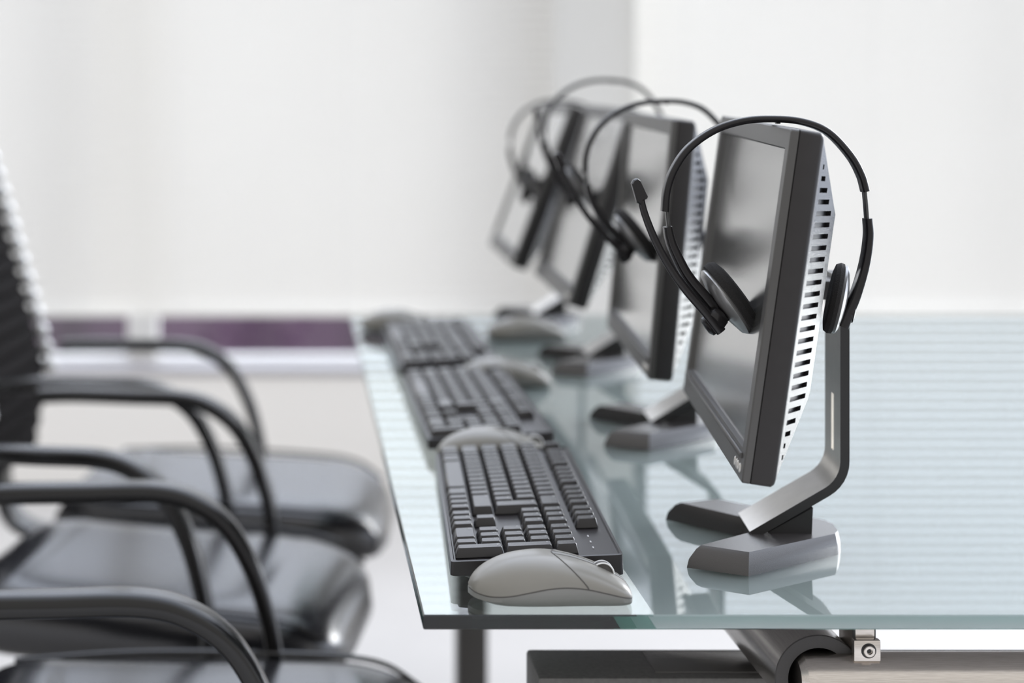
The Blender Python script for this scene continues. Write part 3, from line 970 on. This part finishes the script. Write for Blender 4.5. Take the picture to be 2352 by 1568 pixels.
# ------------------------------------------------------------------ chairs
def make_chair():
    """origin on the floor under the seat; faces +x; armrest front posts come down at x = 0.0"""
    rt = empty('office_chair', (0, 0, 0))
    # seat cushion: loft along x with a waterfall front
    bm = bmesh.new()
    xs_ = [-0.40, -0.385, -0.34, -0.25, -0.12, 0.0, 0.08, 0.135, 0.165, 0.18]
    tz = [0.440, 0.462, 0.474, 0.474, 0.470, 0.468, 0.462, 0.446, 0.422, 0.392]
    bz = [0.400, 0.385, 0.372, 0.366, 0.364, 0.362, 0.360, 0.360, 0.362, 0.372]
    wd = [0.195, 0.212, 0.224, 0.230, 0.232, 0.231, 0.222, 0.200, 0.168, 0.105]
    lo = []
    N = 44
    for i in range(N + 1):
        x = xs_[0] + (xs_[-1] - xs_[0]) * i / N
        a, b, w = tab(x, xs_, tz), tab(x, xs_, bz), tab(x, xs_, wd)
        hh = (a - b) / 2
        lp = []
        for k in range(40):
            an = 2 * math.pi * k / 40
            c_, s_ = math.cos(an), math.sin(an)
            yy = w * math.copysign(abs(c_) ** 0.38, c_)
            zz = (a + b) / 2 + hh * math.copysign(abs(s_) ** 0.55, s_)
            if s_ > 0: zz -= 0.008 * (1 - min(1, (abs(yy) / w) ** 2)) * (1 if -0.3 < x < 0.05 else 0.0) * 0.5
            lp.append(Vector((x, yy, zz)))
        lo.append(lp)
    loft(bm, lo)
    seat = obj('seat', bm, M['leather'], rt, angle=60)
    for sg in (-1, 1):
        bm = bmesh.new()
        pth = spline([(-0.36, sg * 0.205, 0.463), (-0.2, sg * 0.212, 0.468), (0.0, sg * 0.212, 0.462), (0.1, sg * 0.205, 0.452), (0.155, sg * 0.185, 0.424)], 8)
        sweep(bm, pth, circ(0.0035, 8), (0, 1, 0))
        obj('piping', bm, M['leather'], seat)
    # ribbed backrest leaning back
    bm = bmesh.new()
    lo = []
    ribs, hb = 19, 0.66
    for i in range(ribs * 8 + 1):
        t = i / (ribs * 8)
        z = 0.47 + hb * t
        lean = 0.0 if z < 0.64 else (z - 0.64)
        xf = -0.435 - 0.05 * max(0, (0.56 - z) / 0.1) * 0.3 - 0.275 * lean - 0.05 * lean * lean
        bul = 0.010 * abs(math.sin(math.pi * t * ribs)) ** 0.6
        w = 0.215 + 0.012 * math.sin(math.pi * t) - (0.05 * max(0, (t - 0.9) / 0.1) ** 2)
        thk = 0.125 - 0.02 * t
        lp = []
        for k in range(28):
            an = 2 * math.pi * k / 28
            c_, s_ = math.cos(an), math.sin(an)
            yy = w * math.copysign(abs(s_) ** 0.4, s_)
            xx = xf - thk / 2 + (thk / 2 + (bul if c_ > 0 else 0.3 * bul)) * math.copysign(abs(c_) ** 0.5, c_)
            lp.append(Vector((xx, yy, z)))
        lo.append(lp)
    loft(bm, lo)
    obj('backrest', bm, M['leather_dark'], rt, angle=75)
    for sg in (-1, 1):  # pale beads stand in for highlights where the ribs catch window light
        bm = bmesh.new()
        for q in range(4, ribs):
            z = 0.47 + hb * (q + 0.5) / ribs
            lean = 0.0 if z < 0.64 else (z - 0.64)
            xf = -0.435 - 0.275 * lean - 0.05 * lean * lean
            bmesh.ops.create_uvsphere(bm, u_segments=12, v_segments=8, radius=1.0, matrix=Matrix.Translation((xf + 0.004, sg * 0.214, z)) @ Matrix.Diagonal((0.015, 0.012, hb / ribs * 0.52, 1)))
        tag(obj('rib_glints', bm, M['bead'], rt), 'pale beads standing in for window highlights along the backrest edge')
    bm = bmesh.new()
    sweep(bm, spline([(-0.46, 0, 0.62), (-0.465, 0, 0.45), (-0.42, 0, 0.36), (-0.25, 0, 0.345)], 6), rrect(0.018, 0.08, 0.006, 3), (0, 1, 0))
    obj('back_bracket', bm, M['arm'], rt)
    # loop armrests
    for sg in (-1, 1):
        bm = bmesh.new()
        pth = spline([(-0.405, sg * 0.225, 0.664), (-0.34, sg * 0.225, 0.668), (-0.24, sg * 0.225, 0.6685), (-0.155, sg * 0.225, 0.668), (-0.105, sg * 0.225, 0.655), (-0.062, sg * 0.225, 0.622), (-0.030, sg * 0.225, 0.565), (-0.010, sg * 0.226, 0.500), (0.0, sg * 0.227, 0.440), (0.0, sg * 0.226, 0.400)], 8)
        def scl(t):
            if t < 0.45: return (1.0, 1.0)
            k = min(1.0, (t - 0.45) / 0.35)
            return (1.0 - 0.12 * k, 1.0 - 0.25 * k)
        sweep(bm, pth, rrect(0.024, 0.042, 0.0105, 5), (0, 1, 0), scale=scl)
        add_box(bm, (-0.03, sg * 0.215 - 0.012, 0.352), (0.03, sg * 0.215 + 0.012, 0.405), 0.004)
        obj('armrest', bm, M['arm'], rt, angle=50)
    # swivel foot
    bm = bmesh.new(); add_box(bm, (-0.26, -0.20, 0.345), (0.02, 0.20, 0.366), 0.005); add_box(bm, (-0.22, -0.09, 0.31), (-0.02, 0.09, 0.35), 0.008)
    obj('seat_plate', bm, M['arm'], rt)
    bm = bmesh.new(); lathe(bm, [(0.028, 0.08), (0.028, 0.22), (0.018, 0.222), (0.018, 0.33)], Matrix.Translation((-0.12, 0, 0)), 20)
    obj('gas_column', bm, M['black'], rt)
    bm = bmesh.new()
    lathe(bm, [(0.045, 0.06), (0.045, 0.115), (0.03, 0.125)], Matrix.Translation((-0.12, 0, 0)), 20)
    ends = []
    for q in range(5):
        a = R(36 + 72 * q)
        d = Vector((math.cos(a), math.sin(a), 0))
        p0 = Vector((-0.12, 0, 0.092)) + d * 0.03
        p1 = Vector((-0.12, 0, 0.072)) + d * 0.22
        sweep(bm, [p0, (p0 + p1) / 2, p1], rrect(0.026, 0.04, 0.008, 3), d.cross(Vector((0, 0, 1))), scale=lambda t: (1 - 0.35 * t, 1 - 0.4 * t))
        ends.append((p1, a))
    obj('star_base', bm, M['arm'], rt)
    for p, a in ends:
        bm = bmesh.new()
        mt = Matrix.Translation((p.x, p.y, 0.026)) @ Matrix.Rotation(a + 0.6, 4, 'Z') @ Matrix.Rotation(R(90), 4, 'X')
        lathe(bm, [(0.018, -0.022), (0.026, -0.019), (0.026, -0.005), (0.02, -0.003), (0.02, 0.003), (0.026, 0.005), (0.026, 0.019), (0.018, 0.022)], mt, 20)
        lathe(bm, [(0.008, 0.026), (0.008, 0.075)], Matrix.Translation((p.x, p.y, 0)), 10)
        obj('caster', bm, M['black'], rt)
    return rt
ch0 = make_chair()
chairs = [ch0, copy_tree(ch0), copy_tree(ch0)]
for o, (x, y, rz, lb) in zip(chairs, (
        (-0.012, 1.866, R(3), 'black leather armchair closest to the camera, cut off by the bottom of the photo'),
        (-0.076, 2.460, R(-11), 'black leather armchair between the closest and the farthest chair'),
        (-0.088, 3.025, R(-6), 'farthest black leather armchair, its ribbed tall back showing at the left'))):
    o.location = (x, y, 0)
    o.rotation_euler = (0, 0, rz)
    tag(o, lb, 'chair', 'black leather chairs along the desk')

# the middle chair's back is reclined a little further
for part in chairs[1].children:
    if part.name.split('.')[0] in ('backrest', 'rib_glints', 'back_bracket'):
        piv = Vector((-0.47, 0, 0.46))
        rot = Matrix.Rotation(R(-16), 4, 'Y')
        part.matrix_local = Matrix.Translation(piv + Vector((-0.015, 0, 0))) @ rot @ Matrix.Translation(-piv)

# two of the sliding seats are set further forward
for o, dx in ((chairs[2], 0.085), (chairs[0], 0.03)):
    for part in o.children:
        if part.name.split('.')[0] in ('seat', 'seat_plate'):
            part.location.x += dx
